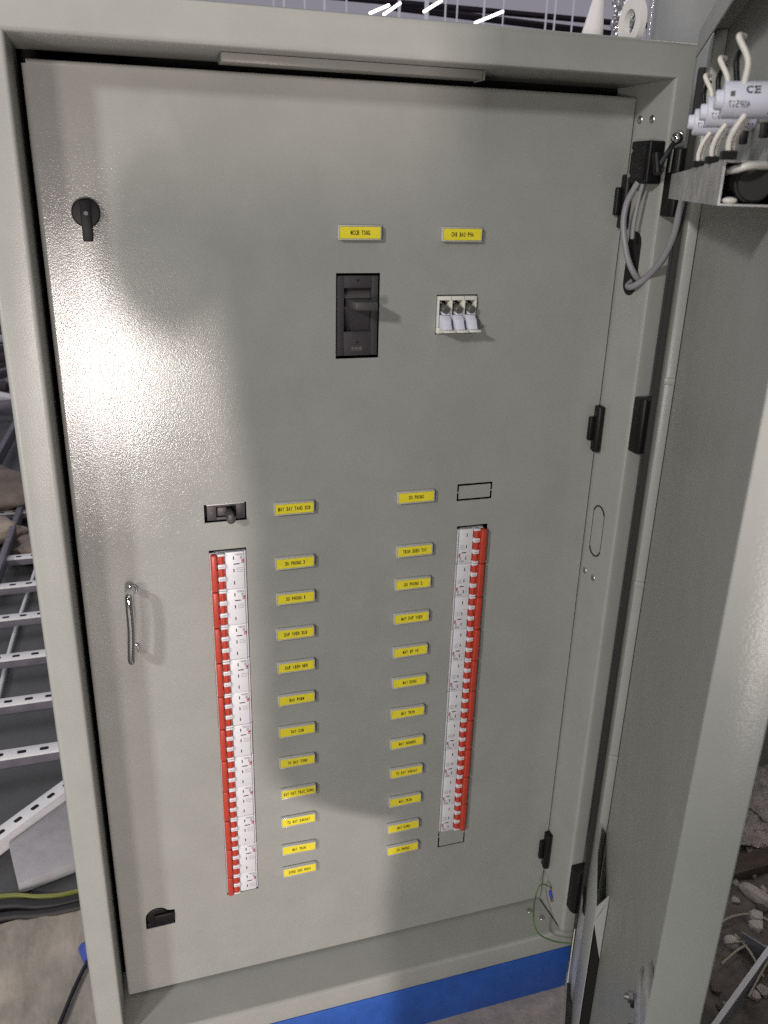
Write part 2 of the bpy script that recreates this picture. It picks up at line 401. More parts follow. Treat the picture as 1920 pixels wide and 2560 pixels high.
fold([(.7205, D), (.7205, D + .018)], .0054, 1.3010, True)
fold([(.0054, D), (.0054, D + .018)], .0113, .7205, False)
idoor = mb.build('inner_door', cab, 40)
# quarter-turn knob
mb = MB(); cx, cz = .0553, 1.1590
mb.cyl((cx, D - .0005, cz), (cx, D - .0085, cz), .0150, M['blackp'], bev=.0018, n=40)
mb.box(cx - .0055, cx + .0055, D - .0145, D - .0080, cz - .0290, cz + .0130, M['blackp'], .0016)
mb.cyl((cx, D - .0146, cz), (cx, D - .0150, cz), .0022, M['faint'], n=12)
mb.build('knob', idoor)
# lever lock seen in the lower cut-out
mb = MB()
mb.box(.040, .090, D + .010, D + .0120, .126, .172, M['gap'])
mb.cyl((.0612, D + .012, .1490), (.0612, D + .0005, .1490), .0165, M['black'], bev=.002, n=32)
mb.box(.0560, .0855, D - .0040, D + .004, .1400, .1560, M['black'], .002)
mb.box(.0445, .0850, D + .001, D + .005, .1312, .1390, M['blackp'], .001)
mb.build('lock', idoor)
# pull handle
mb = MB()
hx0, hz0, hx1, hz1 = .0632, .7075, .0600, .6135
mb.tube([(hx0 + .005, D - .001, hz0 - .004), (hx0 + .003, D - .012, hz0 - .002), (hx0, D - .027, hz0), (hx0 - .0008, D - .032, hz0 - .009), (hx0 - .0012, D - .033, .66), (hx1 - .0008, D - .032, hz1 + .009), (hx1, D - .027, hz1), (hx1 + .002, D - .012, hz1 + .003), (hx1 + .004, D - .001, hz1 + .005)], .0050, M['chrome'], n=16, sub=8)
mb.cyl((hx0 + .005, D - .0002, hz0 - .004), (hx0 + .0045, D - .004, hz0 - .004), .0068, M['chrome'], bev=.001)
mb.cyl((hx1 + .004, D - .0002, hz1 + .005), (hx1 + .0035, D - .004, hz1 + .005), .0068, M['chrome'], bev=.001)
mb.build('pull_handle', idoor, 60)
# black lift-off hinges of the inner door
for z0, z1 in ((1.1505, 1.2155), (.8470, .9130), (.0850, .1560)):
    mb = MB(); h_ = z1 - z0
    mb.box(.7125, .7222, D - .0130, D - .0008, z0, z1, M['black'], .0022, 3)
    mb.cyl((.7165, D - .0115, z0 + .0005), (.7165, D - .0115, z1 - .0005), .0058, M['black'], n=20, bev=.001)
    mb.box(.7045, .7135, D - .0085, D - .0008, z0 + h_ * .24, z0 + h_ * .76, M['black'], .002, 3)
    mb.build('hinge', idoor)

# ---- outer door, opened about sixty degrees
DH = Vector((.358, -.675, 0)); DD = Vector((.522, .854, 0)).normalized(); DN = Vector((-DD.y, DD.x, 0))
def dw(s, o, z): return DH + DD * s + DN * o + Vector((0, 0, z))
def dmap(v): return dw(v.x, v.y, v.z)
Z0, Z1 = -.040, 1.3575
mb = MB(); p = M['paint2']
mb.box(0.0, .750, -.0015, 0.0, Z0, Z1, p)                                  # skin
mb.box(-.0022, 0.0, -.0022, .0270, Z0, Z1, p, .0010, 3)                       # lock side return
mb.box(0.0002, .700, .0002, .0255, Z1 - .0016, Z1, p); mb.box(.0002, .700, .0255, .0270, Z1 - .025, Z1, p)
mb.box(0.0002, .700, .0002, .0255, Z0, Z0 + .0016, p); mb.box(.0002, .700, .0255, .0270, Z0, Z0 + .025, p)
mb.box(.672, .7335, .0002, .0120, Z0 + .002, Z1 - .002, p, .0012)          # hinge side rail
mb.box(.7335, .7500, .0002, .0060, Z0 + .002, Z1 - .002, p, .001)
mb.box(.6685, .6718, .00005, .0006, .19, 1.17, M['gap'])                   # shadow gap along the rail
for zz in (.985, .715, .44): mb.box(.6700, .6722, .0002, .0128, zz - .004, zz + .004, p, .0006)
mb.map(dmap)
odoor = mb.build('outer_door', cab, 40)
for z0, z1 in ((1.1640, 1.2450), (.8640, .9425), (.0560, .1480)):
    mb = MB()
    h_ = z1 - z0
    mb.prism([(.7240, -.0005), (.7240, -.0160), (.7275, -.0225), (.7480, -.0235), (.7535, -.0200), (.7535, -.0005)], z0 + .004, z1, M['black'], 'z', .0022)
    mb.prism([(.7540, -.0080), (.7540, -.0230), (.7600, -.0240), (.7640, -.0100)], z1 - h_ * .30, z1 - .002, M['black'], 'z', .001)
    mb.prism([(.7540, -.0080), (.7540, -.0230), (.7600, -.0240), (.7640, -.0100)], z0, z0 + h_ * .26, M['black'], 'z', .001)
    mb.cyl((.7555, -.0150, z0 + .002), (.7555, -.0150, z1 - .004), .0036, M['steel'], n=12)
    mb.build('hinge', odoor)
mb = MB(); mb.box(.7350, .7520, .0062, .0190, Z0 + .01, Z1 - .03, M['gap_shade'], .001); mb.map(dmap); mb.build('gap_shade_strip', odoor)  # dark strip added to stand for the shaded gap beside the frame
mb = MB()
mb.cyl((.31, .0002, .02), (.31, .012, .02), .006, M['steel'], n=6); mb.cyl((.31, .012, .02), (.31, .020, .02), .0035, M['steel'], n=12)
mb.map(dmap); mb.build('stud', odoor)

# ------------------------------------------------------------------ circuit breakers
PITCH = .018
def breaker_meshes(n, bar, barp, tog, face, step, lines):
    """local: x from the toggle edge, z down from the top, -y out of the panel"""
    h = n * PITCH - .0004
    bo = MB(); w = M['white']
    bo.box(0, step[1], .0045, .03, -h, 0, w)
    bo.box(0, bar[1] + .0006, .0020, .006, -h, 0, w, .0004)
    bo.box(face[0], face[1], -.0006, .006, -h, 0, w, .0006)
    bo.box(step[0] + .0003, step[1], .0016, .006, -h, 0, w, .0004)
    for i in range(n + 1):
        z = -i * PITCH
        a, b_ = (z - .0034, z + .0034)
        if i == 0: b_ = -.0002
        if i == n: a = -h
        bo.box(tog[0], tog[1] + .0008, -.0046, .005, a, b_, w, .0012)
    ha = MB(); r = M['red']
    ha.box(bar[0], bar[1], -barp, .002, -h + .0004, -.0004, r, .0018, 3)
    for i in range(n):
        z = -(i + .5) * PITCH
        ha.box(tog[0], tog[1], -.0032, .004, z - .0056, z + .0056, r, .0012)
        ha.cyl(((tog[0] + tog[1]) / 2, -.0012, z - .0056), ((tog[0] + tog[1]) / 2, -.0012, z + .0056), .0034, r, n=14)
        ha.box(bar[1] - .001, tog[0] + .001, -.0028, .003, z - .0030, z + .0030, r)
    pr = MB(); k = M['ink']; g = M['greyink']; y0, y1 = -.00085, -.0005
    fx = face[0]; fw = face[1] - face[0]
    for i in range(n):
        z = -(i + .5) * PITCH
        pr.box(fx + fw * .42, fx + fw * .475, y0, y1, z - .0025 + .0005, z + .0025 + .0005, k)
    pr.box(fx + fw * .44, fx + fw * .76, y0, y1, -.0180, -.0166, k)
    for i in range(1, n):   # joints on the dividers
        pr.box(tog[0] + .002, tog[1] - .001, -.00485, -.0044, -i * PITCH - .0003, -i * PITCH + .0003, g)
    rr = random.Random(3)
    for row in range(3):
        x = fx + fw * .60
        while x < fx + fw * .93:
            l = rr.uniform(.0010, .0030); pr.box(x, min(x + l, fx + fw * .94), y0, y1, -.0232 - row * .0026 - .0006, -.0232 - row * .0026, g); x += l + .0007
    for row in range(2):
        x = fx + fw * (.54 if row == 0 else .62)
        while x < fx + fw * .90:
            l = rr.uniform(.0008, .0020); pr.box(x, x + l, y0, y1, -.0028 - row * .0016 - .0009, -.0028 - row * .0016, g); x += l + .0005
    for row in range(3): pr.box(fx + fw * .80, fx + fw * .92, y0, y1, -.0068 - row * .0016 - .0009, -.0068 - row * .0016, g)
    pr.box(face[1] + .0001, step[0] + .00025, .0008, .0014, -h, 0, g)
    bd = MB(); bx0, bx1 = fx + fw * .86, fx + fw * .995
    bd.prism([(bx0, -.0165), (bx1, -.0165), (bx1, -.0105), (bx0 + .0004, -.0122)], y0, y1, M['magenta'])
    bd.box(bx0 + .0009, bx1 - .0009, -.0010, -.0008, -.0152, -.0140, M['white'])
    return bo, ha, pr, bd
NL = len('x')
def make_breaker(label, loc, n, *a):
    t = thing('circuit_breaker', label, 'circuit breaker', (0, 0, 0), 'red toggled circuit breakers in the two vertical columns')
    bo, ha, pr, bd = breaker_meshes(n, *a)
    bo.build('body', t); ha.build('toggle_handle', t); pr.build('printing', t, 0); bd.build('badge', t, 0)
    t.location = loc; return t
ORD = ['first', 'second', 'third', 'fourth', 'fifth', 'sixth', 'seventh', 'eighth', 'ninth', 'tenth']
AL = ((.0010, .0088), .0065, (.0098, .0190), (.0200, .0445), (.0448, .0474), 3)
AR = ((-.0022, .0060), .0090, (.0066, .0152), (.0165, .0372), (.0375, .0425), 3)
proto = None
for k in range(10):
    lab = f'{ORD[k]} white breaker from the top in the left column, red handle on its left'
    if k == 0: lab = 'topmost white breaker of the left column, under the small charcoal breaker'
    if k == 0: proto = t = make_breaker(lab, (0, 0, 0), 3, *AL)
    else: t = copy_tree(proto); t['label'] = lab
    t.location = (.1670 + random.uniform(-.0003, .0003), D + random.uniform(-.0004, .0004), .7413 - k * .054)
    t.rotation_euler = (0, math.radians(random.uniform(-.25, .25)), 0)
t = make_breaker('two-pole white breaker ending the left column, shorter than those above it', (.1670, D, .7413 - .54), 2, *AL)
proto = None
for k in range(10):
    j = 9 - k          # from the top
    lab = f'{ORD[j]} white breaker from the top in the right column, red handle on its right'
    if j == 0: lab = 'topmost white breaker of the right column, under the black outlined knockout'
    if j == 9: lab = 'lowest white breaker of the right column, red handle on its right, above the blank knockout'
    if k == 0: proto = t = make_breaker(lab, (0, 0, 0), 3, *AR)
    else: t = copy_tree(proto); t['label'] = lab
    t.location = (.5557, D, .7413 - .54 + k * .054); t.location.x += random.uniform(-.0004, .0004); t.location.y += random.uniform(-.0004, .0004); t.rotation_euler = (0, PI + math.radians(random.uniform(-.25, .25)), 0)

# main charcoal breaker
t = thing('moulded_case_breaker', 'tall charcoal main breaker with wide toggle in the upper panel cut-out', 'circuit breaker', (.363, D, 1.042))
mb = MB(); m = M['mccb']; fy = D + .0030
x0, x1, z0, z1 = .3368, .3900, .9935, 1.0910
wx0, wx1, wz0, wz1 = .3465, .3818, 1.0232, 1.0765
mb.box(x0, wx0, fy, fy + .03, z0, z1, m, .0006); mb.box(wx1, x1, fy, fy + .03, z0, z1, m, .0006)
mb.box(wx0, wx1, fy, fy + .03, z0, wz0, m, .0003); mb.box(wx0, wx1, fy, fy + .03, wz1, z1, m, .0003)
mb.box(x0 - .002, x1 + .002, fy + .014, fy + .016, z0 - .004, z1 + .004, M['gap'])
mb.box(wx0, wx1, fy + .010, fy + .012, wz0, wz1, m)
mb.box(x0 + .0005, x0 + .0009, fy - .0004, fy, z0, z1, M['faint'])
mb.build('case', t)
mb = MB()      # inclined shutters that carry the toggle
mb.prism([(fy + .010, 1.0762), (fy + .0015, 1.0640), (fy + .0100, 1.0640)], .3472, .3812, M['mccb2'], 'x')
mb.prism([(fy + .010, 1.0236), (fy + .0015, 1.0540), (fy + .0100, 1.0540)], .3472, .3812, M['mccb'], 'x')
mb.prism([(.3492, fy + .006), (.3796, fy + .006), (.3788, fy - .038), (.3520, fy - .034)], 1.0540, 1.0636, M['mccb2'], 'z', .0012)
mb.build('toggle', t)
mb = MB()
for z in (1.0855, 1.0100): mb.cyl((.3638, fy - .0001, z), (.3638, fy - .0003, z), .0014, M['gap'], n=14)
mb.build('screw_hole', t)
mb = MB()
for k_, (a, b_) in enumerate(((.3565, .3600), (.3608, .3650), (.3658, .3700))): mb.box(a, b_, fy - .0003, fy - .0001, 1.0010 , 1.0040, M['faint'], 0)
mb.box(.3560, .3705, fy - .0003, fy - .0001, .9996, 1.0001, M['faint']); mb.box(.3560, .3705, fy - .0003, fy - .0001, 1.0050, 1.0055, M['faint'])
mb.build('emblem', t)

# small charcoal breaker lying on its side
t = thing('small_case_breaker', 'small charcoal breaker lying sideways above the left breaker column', 'circuit breaker', (.190, D, .797))
mb = MB(); fy = D + .0035
mb.box(.1672, .1790, fy, fy + .02, .7862, .8078, m, .0005); mb.box(.2045, .2160, fy, fy + .02, .7862, .8078, m, .0005)
mb.box(.1790, .2045, fy, fy + .02, .7862, .7900, m, .0003); mb.box(.1790, .2045, fy, fy + .02, .8045, .8078, m, .0003)
mb.box(.1625, .2175, fy + .012, fy + .014, .784, .811, M['gap'])
mb.box(.1795, .2040, fy + .007, fy + .009, .7895, .8050, M['gap'])
mb.box(.1668, .2150, fy - .0020, fy + .003, .8080, .8092, M['steel'])  # bright strip put in for the lit sheet edge above the case
mb.build('case', t)
mb = MB(); mb.box(.1805, .1925, fy + .0005, fy + .006, .7912, .8035, M['mccb2'], .0015)
mb.box(.1910, .1990, fy - .0230, fy + .005, .7890, .8015, M['mccb2'], .0022)
mb.cyl((.1952, fy - .004, .7950), (.1952, fy - .0215, .7930), .0056, M['mccb2'], n=20, bev=.001)
mb.build('toggle', t)
mb = MB(); letters(mb, '80', M['faint'], .0016, .0026, Matrix.Translation((.1722, fy - .0003, .7968)) @ Matrix.Rotation(PI / 2, 4, 'Y') @ XZ, fill=.9); mb.build('rating_print', t, 0)

# three-pole fuse holder
t = thing('fuse_holder', 'white three pole fuse holder with tilted carriers and grey fuses in panel cut-out', 'fuse holder', (.495, D, 1.043))
mb = MB(); iv = M['ivory']; fx0, fx1, fz0, fz1 = .4678, .5205, 1.0192, 1.0658; pw = (fx1 - fx0) / 3; fy = D - .004
mb.box(fx0, fx1, D + .018, D + .030, fz0, fz1, iv)
mb.box(fx0, fx1, fy, D + .018, fz1 - .0050, fz1, iv, .0006)
mb.box(fx0, fx1, fy, D + .018, fz0, fz0 + .0070, iv, .0006)
for k in range(4):
    xa = fx0 + k * pw; mb.box(max(fx0, xa - .0019), min(fx1, xa + .0019), fy, D + .018, fz0 + .0070, fz1 - .0050, iv, .0004)
for k in range(1, 3): mb.box(fx0 + k * pw - .0002, fx0 + k * pw + .0002, fy - .0003, fy + .001, fz1 - .0045, fz1, M['greyink'])
mb.build('base', t)
mb = MB()
for k in range(3):
    xa = fx0 + k * pw + .0020; xb = fx0 + (k + 1) * pw - .0020
    mb.box(xa, xb, D + .0155, D + .0175, fz0 + .008, fz1 - .0055, M['gap'])
mb.build('slot', t, 0)
for k in range(3):
    xc = fx0 + (k + .5) * pw; xa, xb = xc - .0058, xc + .0060
    mb = MB()
    mb.prism([(D + .010, 1.0425), (D - .006, 1.0425), (D - .0125, 1.0375), (D - .0185, 1.0260), (D + .010, 1.0260)], xa, xb, M['cool'], 'x', .0003)
    mb.prism([(D + .008, 1.0515), (D - .006, 1.0490), (D - .008, 1.0432), (D + .008, 1.0432)], xc - .0030, xb, M['cool'], 'x', .0006)
    mb.prism([(D - .004, 1.0255), (D - .0260, 1.0262), (D - .0285, 1.0240), (D - .0060, 1.0210)], xa - .001, xb + .0012, iv, 'x', .0006)
    c_ = mb.build('carrier', t)
    mb = MB(); mb.cyl((xc, D + .012, 1.0530), (xc + .0006, D - .0095, 1.0492), .0050, M['fusecap'], n=20, bev=.0008)
    mb.cyl((xc - .003, D + .014, 1.0560), (xc - .003, D + .004, 1.0560), .0026, M['ivory'], n=12)
    mb.build('fuse', c_)

# ------------------------------------------------------------------ name plates
FX, FZ = .0728, 1.1962
def plate(text, cx, cz, label, tilt=0.0, wide=.0535, high=.0172, th=.0068):
    t = thing('name_plate', label, 'name plate', (0, 0, 0), 'yellow name plates on the inner door')
    mb = MB()
    iw, ih = wide - .0032, high - .0038
    mb.box(-wide / 2, wide / 2, -th + .0014, -.0003, -high / 2, high / 2, M['holder'], .0016, 3)
    mb.box(-wide / 2 + .0003, wide / 2 - .0003, -th, -th + .002, high / 2 - .0016, high / 2 - .0003, M['holder'], .0004)
    mb.box(-wide / 2 + .0003, wide / 2 - .0003, -th, -th + .002, -high / 2 + .0003, -high / 2 + .0016, M['holder'], .0004)
    mb.box(-wide / 2 + .0003, -wide / 2 + .0014, -th, -th + .002, -high / 2 + .0018, high / 2 - .0018, M['holder'], .0004)
    mb.box(wide / 2 - .0014, wide / 2 - .0003, -th, -th + .002, -high / 2 + .0018, high / 2 - .0018, M['holder'], .0004)
    mb.build('holder', t)
    mb = MB(); mb.box(-iw / 2, iw / 2, -th + .0004, -th + .0016, -ih / 2, ih / 2, M['yellow'], .0002, 1); mb.build('label_strip', t)
    mb = MB(); cell = min(.00272, (iw - .003) / len(text))
    letters(mb, text, M['ink'], cell, .0054, Matrix.Translation((0, -th + .0002, 0)) @ XZ); mb.build('lettering', t, 0)
    t.location = (FX + (cx - FX) * .9932, D, FZ + (cz - FZ) * .9932); t.rotation_euler = (0, math.radians(tilt), 0)
    return t
plate('MCCB TONG', .3652, 1.1412, 'yellow plate reading MCCB TONG above the charcoal main breaker', wide=.0532)
plate('CHI BAO PHA', .4974, 1.1402, 'yellow plate reading CHI BAO PHA above the white fuse holder', wide=.0530)
LT = [('MAY SAY TANG SOI', .2804, .7947), ('DU PHONG 3', .2804, .7158), ('DU PHONG 1', .2806, .6626), ('DAP VIEN SUI', .2798, .6074),
      ('DAP VIEN NEN', .2801, .5538), ('BAO PHIM', .2800, .4994), ('DAY COM', .2802, .4449), ('TU SAY TINH', .2799, .3904),
      ('SAT HAT TRUC DUNG', .2810, .3339), ('TU SAY 24KHAY', .2802, .2803), ('MAY TRON', .2805, .2258), ('DONG ONG NHUA', .2812, .1820)]
for i, (tx, x, z) in enumerate(LT):
    lab = f'yellow plate reading {tx} in the left label column'
    if tx == 'MAY TRON': lab = 'slightly tilted yellow plate reading MAY TRON, second from bottom of the left label column'
    plate(tx, x, z, lab, tilt=(1.6 if tx == 'MAY TRON' else random.uniform(-.5, .5)))
RT = [('DU PHONG', .4509, .7960, 'yellow plate reading DU PHONG beside the outlined blank knockout, topmost of right label column'),
      ('TRON SIEU TOC', .4519, .7152, None), ('DU PHONG 2', .4515, .6636, None), ('MAY DAP VIEN', .4516, .6086, None), ('MAY EP VI', .4519, .5527, None),
      ('MAY DONG', .4523, .5000, 'yellow plate reading MAY DONG between MAY EP VI and MAY TRON plates'),
      ('MAY TRON', .4518, .4455, 'yellow plate reading MAY TRON just below the upper MAY DONG plate'),
      ('MAY NGHIEN', .4528, .3900, None), ('TU SAY 24KHAY', .4537, .3350, 'yellow plate reading TU SAY 24KHAY in the right label column'),
      ('MAY TRON', .4537, .2792, 'yellow plate reading MAY TRON, third from the bottom of right label column'),
      ('MAY DONG', .4526, .2268, 'yellow plate reading MAY DONG, second from the bottom of right label column'),
      ('DU PHONG', .4531, .1815, 'yellow plate reading DU PHONG at the foot of the right label column')]
for tx, x, z, lab in RT:
    plate(tx, x, z, lab or f'yellow plate reading {tx} in the right label column', tilt=random.uniform(-.6, .3))

# ------------------------------------------------------------------ door switch, cables, duct, lamps
t = thing('door_switch', 'black limit switch with steel lever on the right return of the cabinet', 'switch', (.715, .022, 1.228))
mb = MB()
mb.box(.7020, .7230, .0030, .0440, 1.2045, 1.2530, M['black'], .0022, 3); mb.box(.7000, .7030, .008, .030, 1.2090, 1.2490, M['black'], .001)
mb.build('housing', t)
mb = MB()
for z in (1.2420, 1.2140): mb.cyl((.7025, .0410, z), (.7010, .0410, z), .0030, M['steel'], n=14)
mb.build('screw', t)
mb = MB(); mb.tube([(.7090, .004, 1.216), (.7050, -.012, 1.222), (.7130, -.018, 1.240), (.7210, -.018, 1.252)], .0030, M['blackp'], n=8, flat=.5)
mb.sph((.7235, -.017, 1.2555), .0072, M['chrome']); mb.cyl((.7060, -.014, 1.216), (.7060, -.006, 1.238), .0055, M['black'], n=14)
mb.tube([(.7190, -.018, 1.246), (.7195, -.016, 1.218)], .0018, M['steel'], n=8, sub=1)
mb.build('lever', t)

mb = MB()
mb.tube([(.7040, .022, 1.2065), (.7015, .026, 1.198), (.698, .033, 1.180), (.698, .034, 1.155), (.702, .024, 1.120), (.712, .018, 1.098), (.728, .022, 1.086)], .0038, M['cable'], n=10)
tag(mb.build('grey_cable', None, 60), 'grey cable looping from the black switch down into the slot', 'cable', 'grey cables at the door hinge')
mb = MB()
mb.tube([(.7060, .014, 1.2070), (.7055, .018, 1.190), (.705, .022, 1.160), (.7065, .024, 1.140)], .0026, M['cable'], n=10)
tag(mb.build('grey_cable', None, 60), 'thin grey cable hanging straight behind the looped one under the black switch', 'cable', 'grey cables at the door hinge')
mb = MB()
mb.tube([(.7290, .042, 1.088), (.7170, .036, 1.081), (.716, .022, 1.082), (.723, .004, 1.096), (.724, -.020, 1.118), (.7235, -.036, 1.145), (.720, -.046, 1.172), (.7160, -.056, 1.198)], .0042, M['cable'], n=10)
tag(mb.build('grey_cable', None, 60), 'grey cable rising from the slot to the galvanised duct', 'cable', 'grey cables at the door hinge')
GW = [(.7205, .0395, .040), (0.7319, 0.05, 0.0301), (0.7185, 0.045, 0.057), (0.6976, 0.042, 0.071), (0.6822, 0.03, 0.0574), (0.6604, -0.008, 0.053), (0.668, -0.018, 0.03), (0.6958, -0.022, 0.0096), (0.7212, -0.026, 0.0015), (0.74, -0.03, -0.0018)]
t = thing('ground_wire', 'thin green ground wire with blue lug curling from the corner to the door', 'wire', (.715, .04, 0))
mb = MB(); mb.tube(GW, .0014, M['green'], n=8)
mb.build('strand', t, 60)
mb = MB(); mb.tube([(.7205, .0470, .047), (.7205, .0400, .038)], .0028, M['lug'], n=10, sub=1); mb.cyl((.7222, .0385, .034), (.7195, .0385, .034), .0042, M['steel'], n=6); mb.build('lug', t)

# galvanised wiring duct on the open door
t = thing('wiring_duct', 'galvanised steel channel fixed across the open door, black conduit in its end', 'duct', tuple(dw(.43, .0, 1.20)))
mb = MB(); a0, a1, oz0, oz1, ow = .194, .671, 1.1892, 1.2146, .0368
mb.box(a0, a1, ow - .0014, ow, oz0, oz1, M['galv']); mb.box(a0, a1, .001, ow - .0014, oz0, oz0 + .0012, M['galv']); mb.box(a0 + .001, a1, .001, ow - .0014, oz1 - .0012, oz1, M['galv'])
mb.box(a0, a1, .0006, .0018, oz0 + .0012, oz1 - .0012, M['galv'])
mb.map(dmap); mb.build('channel', t)
mb = MB()
for k in range(40):
    s_ = .200 + k * .006
    r_ = .0098 + (.0014 if k % 2 else 0)
    mb.cyl((s_, .0165, 1.2022), (s_ + .006, .0165, 1.2022), r_, M['blackcable'], n=16)
mb.box(.30, .302, .002, .035, 1.1905, 1.2135, M['gap'])
mb.map(dmap); mb.build('conduit', t, 50)
mb = MB()
mb.tube([(.26, .0320, 1.2085), (.205, .0322, 1.2090), (.190, .0290, 1.2098), (.188, .0230, 1.2115), (.20, .010, 1.2122)], .0022, M['wire'], n=10)
mb.sph((.1955, .0300, 1.1922), .0030, M['wire'], (1.0, 1.5, .7))
mb.map(dmap); mb.build('wire_end', t)

def lamp(s, z, r, L_, label):
    t = thing('indicator_lamp', label, 'indicator lamp', tuple(dw(s, 0, z)), 'indicator lamp bodies on the open door')
    mb = MB(); c = M['cool']
    mb.cyl((s, .012, z), (s, L_, z), r, c, n=32, bev=.0010)
    mb.cyl((s, .001, z), (s, .0125, z), r * .72, M['holder'], n=24)
    mb.cyl((s, L_ - .002, z), (s, L_ + .004, z), r * .55, c, n=24, bev=.001)
    mb.map(dmap); mb.build('body', t)
    mb = MB()
    mb.box(s - .0035, s + .0035, .003, .0085, z - r * .72 - .0085, z - r * .65, M['black'], .0006)
    mb.map(dmap); mb.build('retaining_tab', t)
    # printing wrapped round the barrel: CE mark, dotted row, type number upside down
    mb = MB()
    def wrap(v):     # v.x along axis (from door outwards), v.y angle*r
        a = v.y / r; rr = r + .00012
        return (s - rr * math.cos(a), v.x, z + rr * math.sin(a))
    letters(mb, 'CE', M['ink'], .0042, .0046, Matrix.Translation((.029, .0050, 0)) @ Matrix.Rotation(PI, 4, 'Z'), fill=.85)
    letters(mb, '40P517', M['ink'], .0020, .0036, Matrix.Translation((L_ - .0085, -.0028, 0)) @ Matrix.Rotation(0, 4, 'Z'), bold=0.0)
    for k in range(3): mb.box(.014 + k * .0022, .0152 + k * .0022, -.0086, -.0076, 0, .00002, M['ink'])
    mb.box(L_ - .0055, L_ - .0030, .0012, .0040, 0, .00002, M['greyink'])
    mb.map(lambda v: dmap(Vector(wrap(v)))); mb.build('printing', t, 0)
    for k, (dx, zt) in enumerate(((.0025, .0),)):
        mb = MB()
        o = L_ - .006
        mb.tube([(s - .004, o - .004, z + r * .8), (s - .004, o - .004, z + r + .010), (s + .001, o + .002, z + r + .022), (s + .012, o - .002, z + r + .024)], .0017, M['wire'], n=10)
        mb.tube([(s - .005, o - .007, z - r * .8), (s - .005, o - .003, z - r - .005), (s - .003, o - .001, 1.224), (s - .002, o - .002, 1.2152)], .0017, M['wire'], n=10)
        mb.tube([(s + .001, o - .010, z - r * .8), (s + .001, o - .006, z - r - .006), (s + .002, o - .004, 1.224), (s + .003, o - .004, 1.2152)], .0017, M['wire'], n=10)
        mb.map(dmap); mb.build('lead', t, 60)
        mb = MB(); mb.tube([(s + .004, o - .001, z + r * .9), (s + .006, o + .001, z + r + .012), (s + .016, o - .003, z + r + .020)], .0017, M['black'], n=8)
        mb.map(dmap); mb.build('black_lead', t, 60)
        mb = MB(); mb.box(s - .008, s + .007, o - .006, o + .002, 1.2148, 1.2192, M['gap']); mb.map(dmap); mb.build('cable_entry', t, 0)
lamp(.185, 1.2460, .0098, .044, 'largest looking white lamp body, nearest the free edge of the open door')
lamp(.275, 1.2465, .0094, .044, 'middle white lamp body partly hidden behind the larger looking one')
lamp(.372, 1.2470, .0094, .044, 'smallest looking white lamp body, closest to the cabinet frame')

mb = MB()
mb.box(.085, .150, .0002, .0060, .590, .630, M['galv'], .002); mb.box(.140, .185, .0002, .0040, .550, .585, M['galv'], .001)
mb.cyl((.178, .006, .5570), (.178, .0100, .5570), .0050, M['steel'], n=6); mb.cyl((.178, .010, .557), (.178, .013, .557), .0028, M['steel'], n=12)
mb.cyl((.160, .001, .5340), (.160, .0080, .5340), .0090, M['black'], n=16, bev=.001); mb.cyl((.196, .0005, .5330), (.196, .0040, .5330), .0060, M['gap'], n=14)
mb.map(dmap); mb.build('door_lock', odoor)
t = thing('document_pocket', 'grey document pocket low on the inside of the open door, dark inside', 'pocket', tuple(dw(.57, 0, .1)))
mb = MB()
mb.box(.505, .655, .0140, .0152, -.035, .325, M['pocket'], .0005); mb.box(.505, .655, 0.0010, .0139, -.036, -.0345, M['pocket'])
mb.prism([(.0152, .326), (.0150, .302), (.0010, .345), (.0010, .350)], .5035, .5050, M['pocket'], 'x')
mb.prism([(.0150, .301), (.0080, .3200), (.0010, .344), (.0010, .240), (.0070, .2650)], .5040, .5052, M['pocket'], 'x')
mb.map(dmap); mb.build('sheet', t)
mb = MB(); mb.box(0.5100, .5115, .0010, .0138, -.034, .318, M['gap']); mb.map(dmap); mb.build('inside', t, 0)
# ------------------------------------------------------------------ film at the hinge side of the door
def film_sheet(u, v):
    prof = [(.690, -.004), (.664, -.004), (.660, .012), (.672, .018), (.700, .0185), (.735, .0175), (.757, .012), (.760, -.003)]
    f = u * (len(prof) - 1); i = min(int(f), len(prof) - 2); k = f - i
    s_ = prof[i][0] * (1 - k) + prof[i + 1][0] * k; o = prof[i][1] * (1 - k) + prof[i + 1][1] * k
    z = -.125 + v * .270
    q = Vector((s_ * 30, o * 60, z * 14))
    s_ += .004 * noise.noise(q); o += .004 * noise.noise(q + Vector((9, 3, 1))) + .004 * (1 - v) * max(0, math.sin(u * PI))
    return dw(s_, o, z + .006 * noise.noise(Vector((u * 6, 2, 2))) * v)
mb = MB(); mb.quadgrid(film_sheet, 40, 40, M['film'])
tag(mb.build('protective_film', None, 80), 'glossy clear film wrapped round the lower hinge edge of the open door', 'plastic film')
mb = MB(); mb.prism([(.738, -.118), (.754, -.118), (.752, .020), (.744, .035)], .0200, .0212, M['ivory']); mb.map(dmap)
tag(mb.build('foam_strip', None, 40), 'pale foam strip stuck upright inside the film at the hinge foot', 'strip')
mb = MB()
def pocket(u, v):
    s_ = .655 - u * .09; z = -.12 + v * .205 - .02 * u * v
    o = .003 + .010 * math.sin(u * PI * .5) ** 2 * (.4 + .6 * v) + .003 * noise.noise(Vector((u * 4, v * 5, 4)))
    return dw(s_, o, z)
mb.quadgrid(pocket, 20, 24, M['film2'])
tag(mb.build('loose_film', None, 80), 'loose clear film flap peeling from the inside of the open door near its foot', 'plastic film')

